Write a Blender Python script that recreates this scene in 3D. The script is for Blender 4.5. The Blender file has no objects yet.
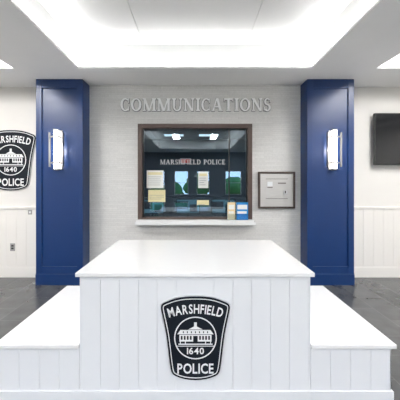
import bpy, bmesh, math, random
from mathutils import Vector, Matrix
random.seed(3)
scene=bpy.context.scene
COL=scene.collection

# ---------------------------------------------------------------- materials
def mat(name,col,rough=0.5,metal=0.0,emit=None,estr=0.0,spec=0.5):
    m=bpy.data.materials.new(name); m.use_nodes=True
    b=m.node_tree.nodes['Principled BSDF']
    b.inputs['Base Color'].default_value=(*col,1); b.inputs['Roughness'].default_value=rough
    b.inputs['Metallic'].default_value=metal; b.inputs['Specular IOR Level'].default_value=spec
    if emit: 
        b.inputs['Emission Color'].default_value=(*emit,1); b.inputs['Emission Strength'].default_value=estr
    return m
def noise_mat(name,c1,c2,scale,rough=0.5,bump=0.0,bscale=None,stretch=(1,1,1),metal=0.0):
    m=mat(name,c1,rough,metal); nt=m.node_tree; b=nt.nodes['Principled BSDF']
    tc=nt.nodes.new('ShaderNodeTexCoord'); mp=nt.nodes.new('ShaderNodeMapping'); mp.inputs['Scale'].default_value=stretch
    n=nt.nodes.new('ShaderNodeTexNoise'); n.inputs['Scale'].default_value=scale; n.inputs['Detail'].default_value=5
    mx=nt.nodes.new('ShaderNodeMix'); mx.data_type='RGBA'
    mx.inputs[6].default_value=(*c1,1); mx.inputs[7].default_value=(*c2,1)
    nt.links.new(tc.outputs['Object'],mp.inputs[0]); nt.links.new(mp.outputs[0],n.inputs['Vector'])
    nt.links.new(n.outputs['Fac'],mx.inputs[0]); nt.links.new(mx.outputs[2],b.inputs['Base Color'])
    if bump:
        bp=nt.nodes.new('ShaderNodeBump'); bp.inputs['Strength'].default_value=bump; bp.inputs['Distance'].default_value=0.01
        nt.links.new(n.outputs['Fac'],bp.inputs['Height']); nt.links.new(bp.outputs[0],b.inputs['Normal'])
    return m
def brick_mat(name,c1,c2,mortar,bw,bh,ms,rough,axes,bump=0.3,noisec=0.0,nscale=14):
    m=mat(name,c1,rough); nt=m.node_tree; b=nt.nodes['Principled BSDF']
    tc=nt.nodes.new('ShaderNodeTexCoord'); sp=nt.nodes.new('ShaderNodeSeparateXYZ'); cb=nt.nodes.new('ShaderNodeCombineXYZ')
    nt.links.new(tc.outputs['Object'],sp.inputs[0])
    nt.links.new(sp.outputs[axes[0]],cb.inputs[0]); nt.links.new(sp.outputs[axes[1]],cb.inputs[1])
    br=nt.nodes.new('ShaderNodeTexBrick'); br.inputs['Scale'].default_value=1
    br.inputs['Color1'].default_value=(*c1,1); br.inputs['Color2'].default_value=(*c2,1); br.inputs['Mortar'].default_value=(*mortar,1)
    br.inputs['Brick Width'].default_value=bw; br.inputs['Row Height'].default_value=bh; br.inputs['Mortar Size'].default_value=ms
    br.inputs['Mortar Smooth'].default_value=0.2
    nt.links.new(cb.outputs[0],br.inputs['Vector'])
    n=nt.nodes.new('ShaderNodeTexNoise'); n.inputs['Scale'].default_value=nscale; n.inputs['Detail'].default_value=6
    nt.links.new(tc.outputs['Object'],n.inputs['Vector'])
    mr=nt.nodes.new('ShaderNodeMapRange'); mr.inputs[1].default_value=.25; mr.inputs[2].default_value=.75; mr.inputs[3].default_value=1-noisec; mr.inputs[4].default_value=1+noisec
    nt.links.new(n.outputs['Fac'],mr.inputs[0])
    vm=nt.nodes.new('ShaderNodeVectorMath'); vm.operation='SCALE'
    nt.links.new(br.outputs['Color'],vm.inputs[0]); nt.links.new(mr.outputs[0],vm.inputs['Scale'])
    nt.links.new(vm.outputs[0],b.inputs['Base Color'])
    bp=nt.nodes.new('ShaderNodeBump'); bp.inputs['Strength'].default_value=bump; bp.inputs['Distance'].default_value=0.01; bp.invert=True
    nt.links.new(br.outputs['Fac'],bp.inputs['Height']); nt.links.new(bp.outputs[0],b.inputs['Normal'])
    return m

M_cream=noise_mat('wall_paint',(0.76,0.735,0.70),(0.78,0.755,0.72),6,0.6)
M_wains=mat('wainscot_paint',(0.84,0.81,0.77),0.45)
M_ceil=noise_mat('ceiling_paint',(0.84,0.84,0.84),(0.87,0.87,0.865),4,0.7)
M_tile=brick_mat('floor_slate_tile',(0.068,0.071,0.073),(0.088,0.09,0.093),(0.125,0.125,0.125),0.61,0.305,0.004,0.2,(1,0),0.12,0.22,5)
M_stone=brick_mat('split_stone',(0.66,0.65,0.635),(0.72,0.71,0.695),(0.61,0.60,0.585),0.27,0.032,0.002,0.6,(0,2),0.3,0.06,40)
M_white=noise_mat('white_lacquer',(0.77,0.785,0.82),(0.79,0.805,0.835),3,0.32)
M_quartz=noise_mat('white_quartz',(0.80,0.80,0.81),(0.84,0.84,0.845),25,0.22)
M_gap=mat('groove_shadow',(0.5,0.51,0.54),0.8)
M_blue=noise_mat('navy_panel_paint',(0.0018,0.025,0.115),(0.0028,0.029,0.128),5,0.35)
M_frame=noise_mat('walnut_frame',(0.075,0.045,0.036),(0.105,0.07,0.057),20,0.4,stretch=(1,1,0.2))
M_silver=mat('brushed_silver',(0.72,0.72,0.72),0.3,0.85)
M_sconce=mat('brushed_nickel',(0.36,0.35,0.34),0.35,0.9)
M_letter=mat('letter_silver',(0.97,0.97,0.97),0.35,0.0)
M_lside_shade=mat('letter_side_shade',(0.55,0.55,0.56),0.35,0.0)  # greyer than the face: edge shadow put into the colour
M_lshadow=mat('letter_shadow_outline',(0.22,0.22,0.23),0.4,0.3)  # dark colour standing in for the shadow around the letters
M_lgrey=mat('glass_letter_vinyl',(0.5,0.52,0.54),0.5)
M_steel=noise_mat('brushed_steel',(0.56,0.54,0.52),(0.68,0.66,0.64),8,0.4,metal=0.6,stretch=(1,1,14))
M_bronze=mat('dark_bronze',(0.09,0.065,0.055),0.45,0.4)
M_black=mat('badge_black',(0.005,0.008,0.014),0.55,spec=0.25)
M_bwhite=mat('badge_white',(0.80,0.81,0.82),0.4)
M_screen=mat('screen_black',(0.012,0.013,0.015),0.15)
M_bezel=mat('bezel_black',(0.02,0.02,0.02),0.35)
M_tube=mat('sconce_diffuser',(0.9,0.9,0.9),0.4,emit=(1.0,0.97,0.93),estr=7)
M_led=mat('led_strip',(0.9,0.9,0.9),0.4,emit=(1.0,0.99,0.97),estr=40)
M_troff=mat('troffer_lens',(0.9,0.9,0.9),0.4,emit=(1.0,0.98,0.96),estr=6)
M_paper=mat('paper_white',(0.8,0.8,0.76),0.7)
M_yellow=mat('paper_yellow',(0.75,0.68,0.40),0.7)
M_ink=mat('paper_ink',(0.25,0.25,0.27),0.7)
M_bcover=mat('brochure_blue',(0.02,0.25,0.62),0.5)
M_bcream=mat('brochure_cream',(0.80,0.62,0.35),0.5)
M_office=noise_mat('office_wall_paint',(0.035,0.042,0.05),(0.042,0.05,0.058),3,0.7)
M_rear=noise_mat('rear_wall_paint',(0.10,0.12,0.15),(0.12,0.14,0.17),3,0.7)
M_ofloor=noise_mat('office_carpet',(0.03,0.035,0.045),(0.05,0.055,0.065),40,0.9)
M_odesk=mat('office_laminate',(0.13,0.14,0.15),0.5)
M_mon=mat('office_screen_on',(0.04,0.08,0.10),0.3,emit=(0.25,0.5,0.6),estr=0.3)
M_opanel=mat('office_light_panel',(0.9,0.9,0.9),0.4,emit=(0.9,0.96,1),estr=1.3)
M_red=mat('exit_sign_red',(0.5,0.03,0.02),0.4,emit=(1,0.08,0.05),estr=0.6)
M_leaf=noise_mat('leaves',(0.10,0.28,0.04),(0.25,0.45,0.08),9,0.8,bump=1.0)
M_grass=noise_mat('grass',(0.10,0.22,0.05),(0.16,0.3,0.07),5,0.9)
M_bark=noise_mat('bark',(0.09,0.06,0.04),(0.14,0.1,0.07),15,0.9)
M_plate=mat('outlet_grey',(0.35,0.34,0.33),0.5)
def glass_mat(name,fac,tint=(1,1,1)):
    m=bpy.data.materials.new(name); m.use_nodes=True; nt=m.node_tree
    for n in list(nt.nodes): nt.nodes.remove(n)
    o=nt.nodes.new('ShaderNodeOutputMaterial'); mx=nt.nodes.new('ShaderNodeMixShader'); mx.inputs[0].default_value=fac
    t=nt.nodes.new('ShaderNodeBsdfTransparent'); t.inputs[0].default_value=(*tint,1)
    g=nt.nodes.new('ShaderNodeBsdfGlossy'); g.inputs['Roughness'].default_value=0.0; g.inputs['Color'].default_value=(0.85,0.93,1,1)
    nt.links.new(t.outputs[0],mx.inputs[1]); nt.links.new(g.outputs[0],mx.inputs[2]); nt.links.new(mx.outputs[0],o.inputs[0])
    return m
M_glass=glass_mat('tinted_glass',0.11,(0.7,0.8,0.85))
M_acryl=glass_mat('clear_acrylic',0.10,(0.9,0.95,1))

# ---------------------------------------------------------------- mesh builder
class B:
    def __init__(s,name,mats,parent=None):
        s.n=name; s.bm=bmesh.new(); s.m=mats; s.p=parent
    def box(s,x0,x1,y0,y1,z0,z1,mi=0):
        vs=[s.bm.verts.new(p) for p in ((x0,y0,z0),(x1,y0,z0),(x1,y1,z0),(x0,y1,z0),(x0,y0,z1),(x1,y0,z1),(x1,y1,z1),(x0,y1,z1))]
        for f in ((0,3,2,1),(4,5,6,7),(0,1,5,4),(1,2,6,5),(2,3,7,6),(3,0,4,7)):
            s.bm.faces.new([vs[i] for i in f]).material_index=mi
        return s
    def prism(s,pts,yf,yb,mi=0,side=None):   # polygon in XZ, extruded from yf (front) to yb
        a=[s.bm.verts.new((x,yf,z)) for x,z in pts]; b=[s.bm.verts.new((x,yb,z)) for x,z in pts]
        n=len(pts); fs=[s.bm.faces.new(a),s.bm.faces.new(b[::-1])]
        for i in range(n): fs.append(s.bm.faces.new((a[i],b[i],b[(i+1)%n],a[(i+1)%n])))
        for f in fs: f.material_index=mi
        if side is not None:
            for f in fs[2:]: f.material_index=side
        return s
    def band(s,po,pi,yf,yb,mi=0,closed=True):
        n=len(po)
        for i in range(n if closed else n-1):
            j=(i+1)%n
            s.prism([po[i],po[j],pi[j],pi[i]],yf,yb,mi)
        return s
    def cyl(s,c,r,h,axis='Z',seg=24,mi=0,r2=None):
        r2=r if r2 is None else r2
        mt=Matrix.Translation(c)
        if axis=='X': mt=mt@Matrix.Rotation(math.pi/2,4,'Y')
        if axis=='Y': mt=mt@Matrix.Rotation(math.pi/2,4,'X')
        before=set(s.bm.faces)
        bmesh.ops.create_cone(s.bm,cap_ends=True,segments=seg,radius1=r,radius2=r2,depth=h,matrix=mt)
        for f in s.bm.faces:
            if f not in before: f.material_index=mi; f.smooth=len(f.verts)==4
        return s
    def done(s,bevel=0.0,loc=None):
        bmesh.ops.recalc_face_normals(s.bm,faces=s.bm.faces)
        me=bpy.data.meshes.new(s.n); s.bm.to_mesh(me); s.bm.free()
        for m in s.m: me.materials.append(m)
        o=bpy.data.objects.new(s.n,me); COL.objects.link(o)
        if s.p: o.parent=s.p
        if bevel:
            md=o.modifiers.new('bevel','BEVEL'); md.width=bevel; md.segments=2; md.limit_method='ANGLE'
        return o
def empty(name,loc=(0,0,0)):
    e=bpy.data.objects.new(name,None); COL.objects.link(e); e.location=loc; e.empty_display_size=0.1; return e

# ---------------------------------------------------------------- room shell
RX=4.6; YB=4.47; YR=-5.0; ZS=3.03; ZC=3.38
B('floor',[M_tile]).box(-RX-.12,RX+.12,YR-.12,YB+.13,-.1,0).done()
W0,W1,WZ0,WZ1=-0.89,0.89,0.937,2.42
b=B('wall_back',[M_cream])
b.box(-RX,W0,YB,YB+.13,0,ZC); b.box(W1,RX,YB,YB+.13,0,ZC); b.box(W0,W1,YB,YB+.13,0,WZ0); b.box(W0,W1,YB,YB+.13,WZ1,ZC); b.done()
b=B('wall_stone_cladding',[M_stone]); f=4.38
b.box(-1.65,W0,f,YB,0,ZS); b.box(W1,1.65,f,YB,0,ZS); b.box(W0,W1,f,YB,0,WZ0); b.box(W0,W1,f,YB,WZ1,ZS); b.done()
B('wall_left',[M_cream]).box(-RX-.12,-RX,YR,YB+.13,0,ZC).done()
B('wall_right',[M_cream]).box(RX,RX+.12,YR,YB+.13,0,ZC).done()
cols=[(-2.25,-1.5),(-1.02,-0.33),(0.08,0.72),(1.5,2.3)]; rows=[(0.1,0.55),(0.92,2.1)]
xs=[-RX]+[v for c in cols for v in c]+[RX]; zs=[0]+[v for r in rows for v in r]+[ZC]
b=B('wall_rear',[M_rear]) ; wf=[]
for i in range(len(xs)-1):
    for k in range(len(zs)-1):
        if i%2==1 and k%2==1: wf.append((xs[i],xs[i+1],zs[k],zs[k+1]))
        else: b.box(xs[i],xs[i+1],YR-.12,YR,zs[k],zs[k+1])
b.done()
for k,(x0,x1,z0,z1) in enumerate(wf):
    w=B('window_%d'%(k+2),[M_bwhite]); t=.03
    w.box(x0,x0+t,YR-.08,YR-.02,z0,z1).box(x1-t,x1,YR-.08,YR-.02,z0,z1).box(x0+t,x1-t,YR-.08,YR-.02,z0,z0+t).box(x0+t,x1-t,YR-.08,YR-.02,z1-t,z1)
    if z1-z0>1: w.box(x0+t,x1-t,YR-.07,YR-.03,(z0+z1)/2-.012,(z0+z1)/2+.012)
    w.done()
b=B('ceiling',[M_ceil,M_gap]); TY0,TY1=-3.6,3.79
b.box(-RX-.12,RX+.12,YR-.12,YB+.13,ZC,ZC+.12)
b.box(-RX,RX,TY1,YB,ZS,ZC); b.box(-RX,RX,YR,TY0,ZS,ZC)
for s in (-1,1):
    a,c=sorted((s*1.61,s*2.37)); b.box(a,c,TY0,TY1,ZS,ZC)
    a,c=sorted((s*3.75,s*RX)); b.box(a,c,TY0,TY1,ZS,ZC)
b.done()
b=B('trim_tray_panels',[M_ceil])
for (a,c) in ((-1.59,-.695),(-.685,.685),(.695,1.59)):
    b.box(a,c,TY0+.02,TY1-.02,ZC-.015,ZC)
b.done(.003)
# cove: small lip at the foot of the tray walls carrying an up-facing LED strip
def cove(x0,x1):
    e=empty('led_cove_light',(0,0,0))
    l=.05; z=ZS
    B('lip',[M_ceil],e).box(x0,x0+l,TY0,TY1,z,z+.015).box(x1-l,x1,TY0,TY1,z,z+.015).box(x0+l,x1-l,TY1-l,TY1,z,z+.015)\
      .box(x0+l-.006,x0+l,TY0,TY1-l,z+.015,z+.03).box(x1-l,x1-l+.006,TY0,TY1-l,z+.015,z+.03).box(x0+l,x1-l,TY1-l,TY1-l+.006,z+.015,z+.03).done()
    B('lens',[M_led],e).box(x0+.012,x0+.034,TY0+.05,TY1-.05,z+.015,z+.022).box(x1-.034,x1-.012,TY0+.05,TY1-.05,z+.015,z+.022)\
      .box(x0+.06,x1-.06,TY1-.034,TY1-.012,z+.015,z+.022).done()
cove(-1.61,1.61); cove(-3.75,-2.37); cove(2.37,3.75)
def troffer(x,y,z,w=.6,l=1.2,p=30):
    e=empty('ceiling_troffer',(x,y,z))
    def c(o): o.parent=e; return o
    c(B('frame',[M_bwhite]).box(-w/2,w/2,-l/2,-l/2+.03,-.02,0).box(-w/2,w/2,l/2-.03,l/2,-.02,0).box(-w/2,-w/2+.03,-l/2+.03,l/2-.03,-.02,0).box(w/2-.03,w/2,-l/2+.03,l/2-.03,-.02,0).done())
    c(B('lens',[M_troff]).box(-w/2+.03,w/2-.03,-l/2+.03,l/2-.03,-.014,-.004).done())
    d=bpy.data.lights.new('lamp','AREA'); d.shape='RECTANGLE'; d.size=w-.06; d.size_y=l-.06; d.energy=p; d.color=(1,.985,.965)
    o=bpy.data.objects.new('lamp',d); COL.objects.link(o); o.location=(0,0,-.025); c(o)
for y in (-2.3,):
    for x in (-.75,.75): troffer(x,y,ZC-.015,.3,1.2,p=75)
for s in (-1,1):
    troffer(s*3.05,-1.5,ZC,p=60); troffer(s*3.05,2.3,ZC,p=65)  # unseen side-tray fixtures, added to brighten the walls

for s,nm in ((-1,'left'),(1,'right')):
    a,c=sorted((s*2.36,s*RX))
    b=B('trim_wainscot_'+nm,[M_wains]); x=a
    b.box(a,c,YB-.012,YB,.17,1.09)
    while x<c-.01:
        b.box(x+.001,min(x+.16,c)-.001,YB-.018,YB-.012,.17,1.09); x+=.16
    b.box(a,c,YB-.035,YB,1.09,1.125); b.done(.0015)
    B('baseboard_'+nm,[M_wains]).box(a,c,YB-.03,YB,0,.155).box(a,c,YB-.022,YB,.155,.17).done(.003)

# ---------------------------------------------------------------- pilasters
for s in (-1,1):
    e=empty('blue_pilaster',(s*1.997,4.12,0)); hw=.345; H=ZS-.001
    b=B('shaft',[M_blue],e)
    b.box(-hw,hw,.02,.349,0,H)
    b.box(-hw,-hw+.085,0,.02,.17,H); b.box(hw-.085,hw,0,.02,.17,H)
    b.box(-hw+.085,hw-.085,0,.02,.17,.27); b.box(-hw+.085,hw-.085,0,.02,H-.13,H)
    b.done(.003)
    B('plinth',[M_blue],e).box(-hw-.0,hw+.0,-.015,.02,0,.155).box(-hw,hw,-.008,.02,.155,.172).done(.003)
    sc=empty('sconce_light',(s*1.995+(-.02 if s<0 else .03),4.14,1.985))
    B('backplate',[M_sconce],sc).box(-.06,.06,-.02,0,-.29,.29).done(.004)
    B('diffuser',[M_tube],sc).cyl((0,-.075,0),.034,.56).done()
    b=B('frame',[M_sconce],sc)
    for z in (-.287,.287): b.cyl((0,-.075,z),.042,.018)
    for z in (-.19,.19): b.cyl((0,-.075,z),.041,.022); b.box(-.10,.10,-.075,-.06,z-.010,z+.010); b.box(-.03,.03,-.06,-.02,z-.012,z+.012)
    for x in (-.098,.098): b.box(x-.006,x+.006,-.09,-.05,-.25,.25)
    b.done()
    d=bpy.data.lights.new('glow','POINT'); d.energy=3; d.shadow_soft_size=.05; d.color=(1,.96,.92)
    o=bpy.data.objects.new('glow',d); COL.objects.link(o); o.parent=sc; o.location=(0,-.2,0)

# ---------------------------------------------------------------- serif letters
T,t,S=.22,.12,.09
def rect(x0,x1,y0,y1): return [(x0,y0),(x1,y0),(x1,y1),(x0,y1)]
def ser(x,w,top=True,bot=True,e=.085):
    r=[]
    if bot: r.append(rect(x-e,x+w+e,0,S))
    if top: r.append(rect(x-e,x+w+e,1-S,1))
    return r
def ring(cx,cy,ro,so,ri,si,a0,a1,n=20):
    r=[]
    for i in range(n):
        p=[math.radians(a0+(a1-a0)*k/n) for k in (i,i+1)]
        r.append([(cx+ro*math.cos(p[0]),cy+so*math.sin(p[0])),(cx+ro*math.cos(p[1]),cy+so*math.sin(p[1])),
                  (cx+ri*math.cos(p[1]),cy+si*math.sin(p[1])),(cx+ri*math.cos(p[0]),cy+si*math.sin(p[0]))])
    return r
def diag(xb,xt,w,y0=0,y1=1): return [(xb,y0),(xb+w,y0),(xt+w,y1),(xt,y1)]
def serif(ch):
    if ch=='C': return .86,ring(.46,.5,.46,.52,.25,.41,48,312,28)+[rect(.74,.80,.64,.98),rect(.74,.80,.02,.34)]
    if ch=='O': return .98,ring(.49,.5,.49,.52,.27,.41,0,360,36)
    if ch=='I': return .40,[rect(.1,.1+T,0,1)]+ser(.1,T)
    if ch=='M': return 1.25,[rect(.10,.10+t,0,1),rect(.95,.95+T,0,1),diag(.5,.06,T),diag(.56,.95,t)]+ser(.10,t,False)+ser(.95,T,)+[rect(0,.2,1-S,1)]
    if ch=='N': return 1.02,[rect(.11,.11+t,0,1),rect(.80,.80+t,0,1),diag(.70,.06,T)]+ser(.11,t,False)+ser(.80,t,True,False)+[rect(0,.2,1-S,1)]
    if ch=='U': return .98,[rect(.1,.1+T,.36,1),rect(.77,.77+t,.36,1)]+ser(.1,T,True,False)+ser(.77,t,True,False)+ring(.495,.38,.395,.40,.21,.29,180,360,16)
    if ch=='A': return 1.02,[diag(.06,.42,t),diag(.72,.40,T),rect(.25,.75,.27,.37)]+ser(.06,t,False)+ser(.72,T,False)
    if ch=='T': return .86,[rect(.32,.32+T,0,1),rect(.02,.84,1-t,1),rect(.02,.08,.76,1),rect(.78,.84,.76,1)]+ser(.32,T,False)
    if ch=='S': return .66,ring(.33,.745,.29,.285,.12,.175,35,270,16)+ring(.33,.27,.32,.30,.12,.175,90,-145,16)+[rect(.55,.61,.70,.98),rect(.01,.07,.03,.32)]
    if ch=='R': return .97,[rect(.1,.1+T,0,1),rect(.27,.45,1-t,1),rect(.27,.45,.44,.44+t),diag(.68,.38,T,0,.48)]+ser(.1,T,False)+[rect(0,.2,1-S,1),rect(.68,.97,0,S)]+ring(.43,.72,.32,.28,.12,.16,-90,90,14)
    if ch=='P': return .82,[rect(.1,.1+T,0,1),rect(.27,.45,1-t,1),rect(.27,.45,.41,.41+t)]+ser(.1,T,False)+[rect(0,.2,1-S,1)]+ring(.43,.705,.34,.295,.14,.175,-90,90,14)
    if ch=='D': return .96,[rect(.1,.1+T,0,1),rect(.2,.43,1-t,1),rect(.2,.43,0,t),rect(0,.2,1-S,1),rect(0,.2,0,S)]+ring(.42,.5,.50,.5,.29,.38,-90,90,20)
    if ch=='H': return 1.05,[rect(.1,.1+T,0,1),rect(.75,.75+T,0,1),rect(.2,.8,.45,.55)]+ser(.1,T)+ser(.75,T)
    if ch in 'EFL':
        r=[rect(.1,.1+T,0,1),rect(0,.2,0,S),rect(0,.2,1-S,1)]
        if ch in 'EF': r+=[rect(.2,.72,1-t,1),rect(.66,.72,.76,1),rect(.2,.55,.46,.55),rect(.50,.56,.38,.62)]
        if ch in 'EL': r+=[rect(.2,.74,0,t),rect(.68,.74,0,.25)]
        else: r+=[rect(.2,.38,0,S)]
        if ch=='L': r+=[rect(.2,.38,1-S,1)]
        return .80,r
    return .45,[]
def serif_text(name,txt,xc,z0,width,h,yf,yb,m,parent=None,gap=.12,st=.0005,shade=None):
    tot=0; L=[]
    for ch in txt:
        w,p=serif(ch); L.append((tot,p)); tot+=w+gap
    tot-=gap; sx=width/tot
    b=B(name,[m,M_lside_shade,M_lshadow],parent)
    for off,ps in L:
        for i,p in enumerate(ps):
            q=[(xc-width/2+(off+x)*sx,z0+y*h) for x,y in p]
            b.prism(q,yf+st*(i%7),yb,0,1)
            if shade:   # shadow outline modelled as a dark shape, slightly larger than the letter
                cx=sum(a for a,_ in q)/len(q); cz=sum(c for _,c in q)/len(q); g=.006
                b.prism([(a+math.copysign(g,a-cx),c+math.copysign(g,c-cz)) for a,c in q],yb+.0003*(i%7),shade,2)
    return b.done()
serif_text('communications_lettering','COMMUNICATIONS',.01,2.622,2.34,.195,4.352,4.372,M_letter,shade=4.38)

# ---------------------------------------------------------------- sans glyphs (built-in font) for badges
_gc={}
def glyph(ch):
    if ch in _gc: return _gc[ch]
    cu=bpy.data.curves.new('g','FONT'); cu.body=ch; cu.size=1; cu.offset=.022; cu.resolution_u=3
    o=bpy.data.objects.new('g',cu); COL.objects.link(o)
    bpy.context.view_layer.update(); d=bpy.context.evaluated_depsgraph_get()
    me=bpy.data.meshes.new_from_object(o.evaluated_get(d))
    vs=[(v.co.x,v.co.y) for v in me.vertices]; fs=[tuple(p.vertices) for p in me.polygons]
    x0=min(v[0] for v in vs); x1=max(v[0] for v in vs)
    bpy.data.objects.remove(o); bpy.data.meshes.remove(me); bpy.data.curves.remove(cu)
    H=.72
    r=([((x-x0)/H,y/H) for x,y in vs],fs,(x1-x0)/H); _gc[ch]=r; return r
def arc_text(b,txt,cx,cz,width,h,R,y,mi,sgn=1,gap=.12):
    G=[glyph(c) for c in txt]; tot=sum(g[2] for g in G)+gap*(len(G)-1); sx=width/tot
    off=0
    for vs,fs,w in G:
        mid=(off+w/2)*sx-width/2
        if R: 
            a=mid/R*sgn; ox=cx+R*math.sin(a)*sgn; oz=cz+sgn*(R*math.cos(a)-R); ca,sa=math.cos(-a),math.sin(-a)
        else: ox,oz,ca,sa=cx+mid,cz,1,0
        V=[]
        for x,z in vs:
            lx=(x-w/2)*sx; lz=z*h
            V.append(b.bm.verts.new((ox+lx*ca-lz*sa,y,oz+lx*sa+lz*ca)))
        for f in fs:
            try: b.bm.faces.new([V[i] for i in f]).material_index=mi
            except: pass
        off+=w+gap

HALF=[(0,42),(10,41.7),(20,40),(28,37.2),(33,34.8),(34.8,31.5),(34.2,26),(32,16),(29.6,4),(28,-8),(26.6,-20),(25.2,-30),(23.6,-35),(20,-38),(11,-41),(0,-42)]
def outline(k,inset=0):
    pts=HALF+[(-x,z) for x,z in HALF[-2:0:-1]]
    n=len(pts); out=[]
    for i in range(n):
        p=[Vector(pts[(i+j)%n]) for j in (-1,0,1,2)]
        for u in (0,.5):
            q=.5*((2*p[1])+(-p[0]+p[2])*u+(2*p[0]-5*p[1]+4*p[2]-p[3])*u*u+(-p[0]+3*p[1]-3*p[2]+p[3])*u**3)
            out.append(q)
    res=[]; m=len(out)
    for i in range(m):
        tg=(out[(i+1)%m]-out[i-1]).normalized(); nrm=Vector((tg.y,-tg.x))
        q=out[i]+nrm*inset; res.append((q.x*k,q.y*k))
    return res
def badge(loc,k):
    e=empty('police_badge_sign',loc)
    b=B('plate',[M_silver,M_black],e)
    b.prism(outline(k),-.014,0,0); b.prism(outline(k,.6),-.018,-.012,1); b.done()
    b=B('markings',[M_bwhite,M_black],e); y=-.0195
    b.band(outline(k,2.4),outline(k,3.2),y,-.0181,0)
    arc_text(b,'MARSHFIELD',0,25.0*k,53*k,9.2*k,85*k,y,0)
    arc_text(b,'POLICE',0,-34.6*k,36*k,10*k,0,y,0)
    C=lambda r,n=40:[(r*k*math.cos(2*math.pi*i/n),(r*math.sin(2*math.pi*i/n)+0.5)*k) for i in range(n)]
    b.band(C(21.2),C(20.1),y,-.0181,0)
    P=lambda *p:[(x*k,z*k) for x,z in p]
    R=lambda x0,x1,z0,z1:P((x0,z0),(x1,z0),(x1,z1),(x0,z1))
    b.prism(R(-17,17,-6.2,-5.2),y,-.0181,0)
    b.prism(R(-16,16,-3,3.6),y,-.0181,0)
    b.prism(P((-18,4.2),(18,4.2),(15,8.4),(-15,8.4)),y,-.0181,0)
    b.prism(P((-7,9),(7,9),(0,12.6)),y,-.0181,0)
    b.prism(R(-1.4,1.4,12,16),y-.0002,-.0181,0)
    for x in (-14.5,-11.5,-8.5,-5.5,3.7,6.7,9.7,12.7): 
        b.prism(R(x,x+1.7,-1.2,2.6),y-.0006,y,1)
    b.prism(R(-2.2,2.2,-3,2.6),y-.0006,y,1)
    for x in (-15,-10,10,15): b.prism(R(x-.4,x+.4,-5.2,-3),y,-.0181,0)
    for x in (-12,-8,-4,0,4,8,12): b.prism(R(x-.5,x+.5,5.4,7.2),y-.0006,y,1)
    b.prism(R(-18.6,18.6,-7.9,-7.3),y,-.0181,0)
    arc_text(b,'1640',0,-15.4*k,17*k,6.4*k,0,y,0)
    b.done()
    return e
badge((.003,1.888,.462),.00672)
badge((-2.93,YB,1.5+.36),.0116)

# ---------------------------------------------------------------- display desk with side benches
e=empty('white_display_counter',(0,1.867,0))
D=1.08; fy=.022
B('counter_top',[M_quartz],e).box(-.80,.80,0,D,.872,.90).done(.003)
b=B('bench_tops',[M_quartz],e)
b.box(-1.347,-.778,0,D,.392,.42); b.box(.778,1.347,0,D,.392,.42); b.done(.003)
b=B('body',[M_white,M_gap],e)
b.box(-.765,.765,fy+.007,D-.02,.0,.872,0)
def boards(x0,x1,z0,z1,n):
    w=(x1-x0)/n
    for i in range(n): b.box(x0+i*w+.0009,x0+(i+1)*w-.0009,fy,fy+.012,z0,z1,0)
b.box(-.778,-.765,fy,D-.02,0,.872); b.box(.765,.778,fy,D-.02,0,.872)
boards(-.765,.765,.1,.85,12)
b.box(-.765,.765,fy-.004,fy+.012,.85,.872)
b.box(-.785,.785,fy-.012,fy+.007,0,.1)
b.box(-.765,.765,D-.02,D-.012,.1,.872)
b.done(.001)
b=B('bench_bodies',[M_white,M_gap],e)
for s in (-1,1):
    a,c=sorted((s*.778,s*1.315)); b.box(a,c,fy+.007,D-.02,0,.392)
    a2,c2=sorted((s*.780,s*1.322)); boards(a2,c2,.1,.375,4)
    b.box(a2,c2,fy-.004,fy+.012,.375,.392); b.box(a2,c2,fy-.012,fy+.007,0,.1)
    a3,c3=sorted((s*1.315,s*1.322)); b.box(a3,c3,fy,D-.02,0,.392)
    a4,c4=sorted((s*1.322,s*1.334)); b.box(a4,c4,fy-.012,D-.02,0,.1)
b.done(.001)

# ---------------------------------------------------------------- service window
e=empty('window_1',(0,4.38,0))
b=B('frame',[M_frame],e); ft=.068; y0,y1=-.035,.13
b.box(W0,W0+ft,y0,y1,WZ0,WZ1); b.box(W1-ft,W1,y0,y1,WZ0,WZ1); b.box(W0+ft,W1-ft,y0,y1,WZ1-ft,WZ1); b.box(W0+ft,W1-ft,y0,y1,WZ0,WZ0+.03)
b.done(.004)
B('inner_frame',[M_bezel],e).box(W0+ft,W0+ft+.015,.04,.08,WZ0+.03,WZ1-ft).box(W1-ft-.015,W1-ft,.04,.08,WZ0+.03,WZ1-ft).box(.53,.55,.045,.075,WZ0+.03,WZ1-ft).done()
B('glass_pane',[M_glass],e).box(W0+ft,W1-ft,.055,.062,WZ0+.03,WZ1-ft).done()
serif_text('glass_lettering','MARSHFIELD POLICE',-.035,1.795,1.03,.075,.050,.054,M_lgrey,e,st=.0003)
B('sill',[M_quartz],e).box(W0-.02,W1+.03,-.16,0,WZ0-.075,WZ0-.03).box(W0,W1,-.15,.0,WZ0-.03,WZ0-.001).done(.004)
def notice(name,x0,x1,z0,z1,m,lines=5,ph=.07):
    n=B(name,[m,M_ink,M_yellow]); y=4.38+.052
    n.box(x0,x1,y,y+.002,z0,z1,0)
    n.box(x0+.02,x1-.02,y-.001,y,z1-ph,z1-.03,2)
    for i in range(lines):
        z=z1-ph-.03-i*(z1-z0-ph-.05)/lines
        n.box(x0+.02,x1-.02-random.random()*.05,y-.001,y,z-.006,z,1)
    return n.done()
notice('paper_notice',-.765,-.50,1.42,1.70,M_paper,5)
notice('paper_notice',-.74,-.47,1.20,1.39,M_yellow,3,.05)
notice('paper_notice',.05,.21,1.42,1.68,M_paper,4)
notice('yellow_notice',.03,.22,1.15,1.23,M_yellow,1,.04)

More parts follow.
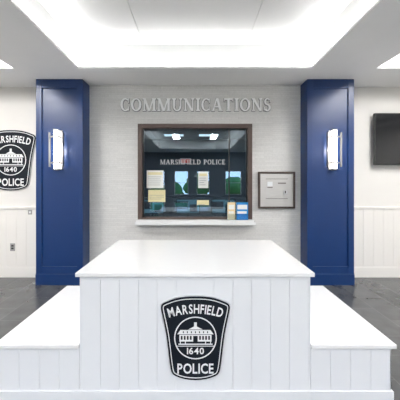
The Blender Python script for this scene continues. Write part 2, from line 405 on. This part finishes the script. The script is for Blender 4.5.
def brochure(x,w,h,m,rot=0):
    e=empty('brochure_holder',(x,4.30,WZ0-.001)); e.rotation_euler=(0,0,rot)
    B('stand',[M_acryl],e).box(-w/2,w/2,0,.004,0,h*.9).box(-w/2,w/2,-.045,-.041,0,h*.35).box(-w/2,w/2,-.041,0,0,.004).done()
    b=B('leaflets',[m,M_paper,M_ink],e)
    for i in range(4): b.box(-w/2+.006,w/2-.006,-.036+i*.008,-.031+i*.008,.004,h-i*.004,0 if i==0 else 1)
    b.box(-w/2+.02,w/2-.02,-.037,-.036,h*.60,h*.86,1); b.box(-w/2+.02,w/2-.03,-.037,-.036,h*.36,h*.5,1); b.done()
brochure(.555,.13,.27,M_bcream); brochure(.72,.19,.27,M_bcover)

e=empty('steel_drop_box',(1.268,4.38,1.39))
b=B('surround',[M_bronze],e)
b.box(-.285,-.255,-.05,0,-.285,.285).box(.255,.285,-.05,0,-.285,.285).box(-.255,.255,-.05,0,.255,.285).box(-.255,.255,-.05,0,-.285,-.255).done(.004)
B('door',[M_steel],e).box(-.255,.255,-.032,0,-.255,.255).done()
B('fittings',[M_bronze,M_bwhite,M_silver,M_steel],e).box(-.17,.17,-.038,-.032,-.13,.17,3).box(-.145,-.065,-.041,-.038,.06,.13,1).box(-.145,-.065,-.041,-.038,.035,.045,0)\
  .cyl((.13,-.042,-.03),.03,.02,'Y',20,2).box(.122,.138,-.056,-.052,-.05,-.01,0).box(.02,.14,-.041,-.038,.10,.115,0).box(-.17,.17,-.0385,-.032,-.136,-.13,0).box(-.17,.17,-.0385,-.032,.17,.176,0).done()

e=empty('wall_television',(3.52,4.36,2.185))
B('panel',[M_bezel],e).box(-.72,.72,0,.045,-.405,.405).done(.006)
B('screen',[M_screen],e).box(-.705,.705,-.003,0,-.385,.39).done()
B('mount',[M_bezel],e).box(-.2,.2,.045,.07,-.15,.15).box(-.05,.05,.07,.11,-.1,.1).done()

B('power_outlet',[M_plate,M_bezel]).box(-2.935,-2.86,4.445,4.452,.42,.54,0).box(-2.915,-2.88,4.442,4.445,.45,.475,1).box(-2.915,-2.88,4.442,4.445,.49,.515,1).done()
B('wall_switch',[M_plate,M_bwhite]).box(-2.65,-2.59,4.445,4.452,1.0,1.07,0).box(-2.63,-2.61,4.442,4.445,1.02,1.05,1).done()

# ---------------------------------------------------------------- office behind the glass
OX=2.6; OY=8.0
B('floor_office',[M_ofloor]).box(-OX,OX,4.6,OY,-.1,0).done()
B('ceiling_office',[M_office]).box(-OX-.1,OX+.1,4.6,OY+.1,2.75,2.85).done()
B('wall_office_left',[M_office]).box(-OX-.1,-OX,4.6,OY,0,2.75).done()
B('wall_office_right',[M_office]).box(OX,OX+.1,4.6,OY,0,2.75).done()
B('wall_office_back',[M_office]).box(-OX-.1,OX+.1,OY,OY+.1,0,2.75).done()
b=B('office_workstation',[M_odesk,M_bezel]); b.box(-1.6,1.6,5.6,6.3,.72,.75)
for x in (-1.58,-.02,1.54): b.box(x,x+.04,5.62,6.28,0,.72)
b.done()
for x in (-.9,-.15,.6):
    e=empty('computer_monitor',(x,5.95,.75))
    B('stand',[M_bezel],e).box(-.1,.1,-.08,.08,0,.012).box(-.02,.02,0,.02,.012,.12).done()
    B('display',[M_bezel,M_mon,M_office],e).box(-.26,.26,-.03,0,.09,.42).box(-.235,.235,-.032,-.03,.115,.395,1).box(-.235,.0,-.033,-.032,.20,.36,2).box(.04,.2,-.033,-.032,.14,.3,2).done()
# cabinets along the far office wall
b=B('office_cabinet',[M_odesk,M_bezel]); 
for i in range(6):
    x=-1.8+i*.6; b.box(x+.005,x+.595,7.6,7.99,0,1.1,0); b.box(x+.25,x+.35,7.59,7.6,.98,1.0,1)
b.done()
B('exit_sign',[M_bwhite,M_red]).box(-.42,-.12,7.96,8.0,2.05,2.2,0).box(-.40,-.14,7.955,7.96,2.07,2.18,1).done()
b=B('ceiling_light_panels',[M_opanel])
for x in (-.55,.35):
  for y in (6.2,7.3): b.box(x-.25,x+.25,y-.12,y+.12,2.735,2.75)
b.done()
d=bpy.data.lights.new('office_ceiling_lamp','AREA'); d.size=.5; d.energy=14; d.color=(.85,.93,1)
o=bpy.data.objects.new('office_ceiling_lamp',d); COL.objects.link(o); o.location=(1.5,6.6,2.74)

# ---------------------------------------------------------------- outdoors (seen only as reflections)
B('ground_lawn',[M_grass]).box(-15,15,-25,YR-.12,-.12,-.05).done()
for i,(x,y,h) in enumerate(((-3.4,-10,2.2),(-1.7,-9,1.2),(.3,-11,1.9),(2.4,-9.5,1.5),(4.5,-11,2.4))):
    e=empty('garden_tree',(x,y,-.05))
    B('trunk',[M_bark],e).cyl((0,0,h*.35),.08,h*.7,r2=.05).done()
    b=B('canopy',[M_leaf],e)
    for j in range(12):
        a=random.random()*6.28; r=random.random()*.7
        bmesh.ops.create_icosphere(b.bm,subdivisions=2,radius=.35+random.random()*.3,matrix=Matrix.Translation((r*math.cos(a),r*math.sin(a),h*.5+random.random()*h*.5)))
    for v in b.bm.verts: v.co+=Vector((random.uniform(-1,1),random.uniform(-1,1),random.uniform(-1,1)))*.06
    b.done()

w=bpy.data.worlds.new('sky'); scene.world=w; w.use_nodes=True; nt=w.node_tree
bg=nt.nodes['Background']; tc=nt.nodes.new('ShaderNodeTexCoord'); sp=nt.nodes.new('ShaderNodeSeparateXYZ'); cr=nt.nodes.new('ShaderNodeValToRGB')
cr.color_ramp.elements[0].color=(.55,.75,1,1); cr.color_ramp.elements[1].color=(.12,.32,.85,1); cr.color_ramp.elements[1].position=.5
nt.links.new(tc.outputs['Generated'],sp.inputs[0]); nt.links.new(sp.outputs[2],cr.inputs[0]); nt.links.new(cr.outputs[0],bg.inputs[0]); bg.inputs[1].default_value=6.0

# ---------------------------------------------------------------- camera
cd=bpy.data.cameras.new('camera'); cam=bpy.data.objects.new('camera',cd); COL.objects.link(cam)
cam.location=(0,0,1.5); cam.rotation_euler=(math.pi/2,0,0)
cd.sensor_width=36; cd.lens=36*280/400; cd.shift_x=5/400; cd.shift_y=-17/400; cd.clip_start=.05
scene.camera=cam
scene.view_settings.view_transform='Standard'
scene.view_settings.look='None'
scene.view_settings.exposure=0.3
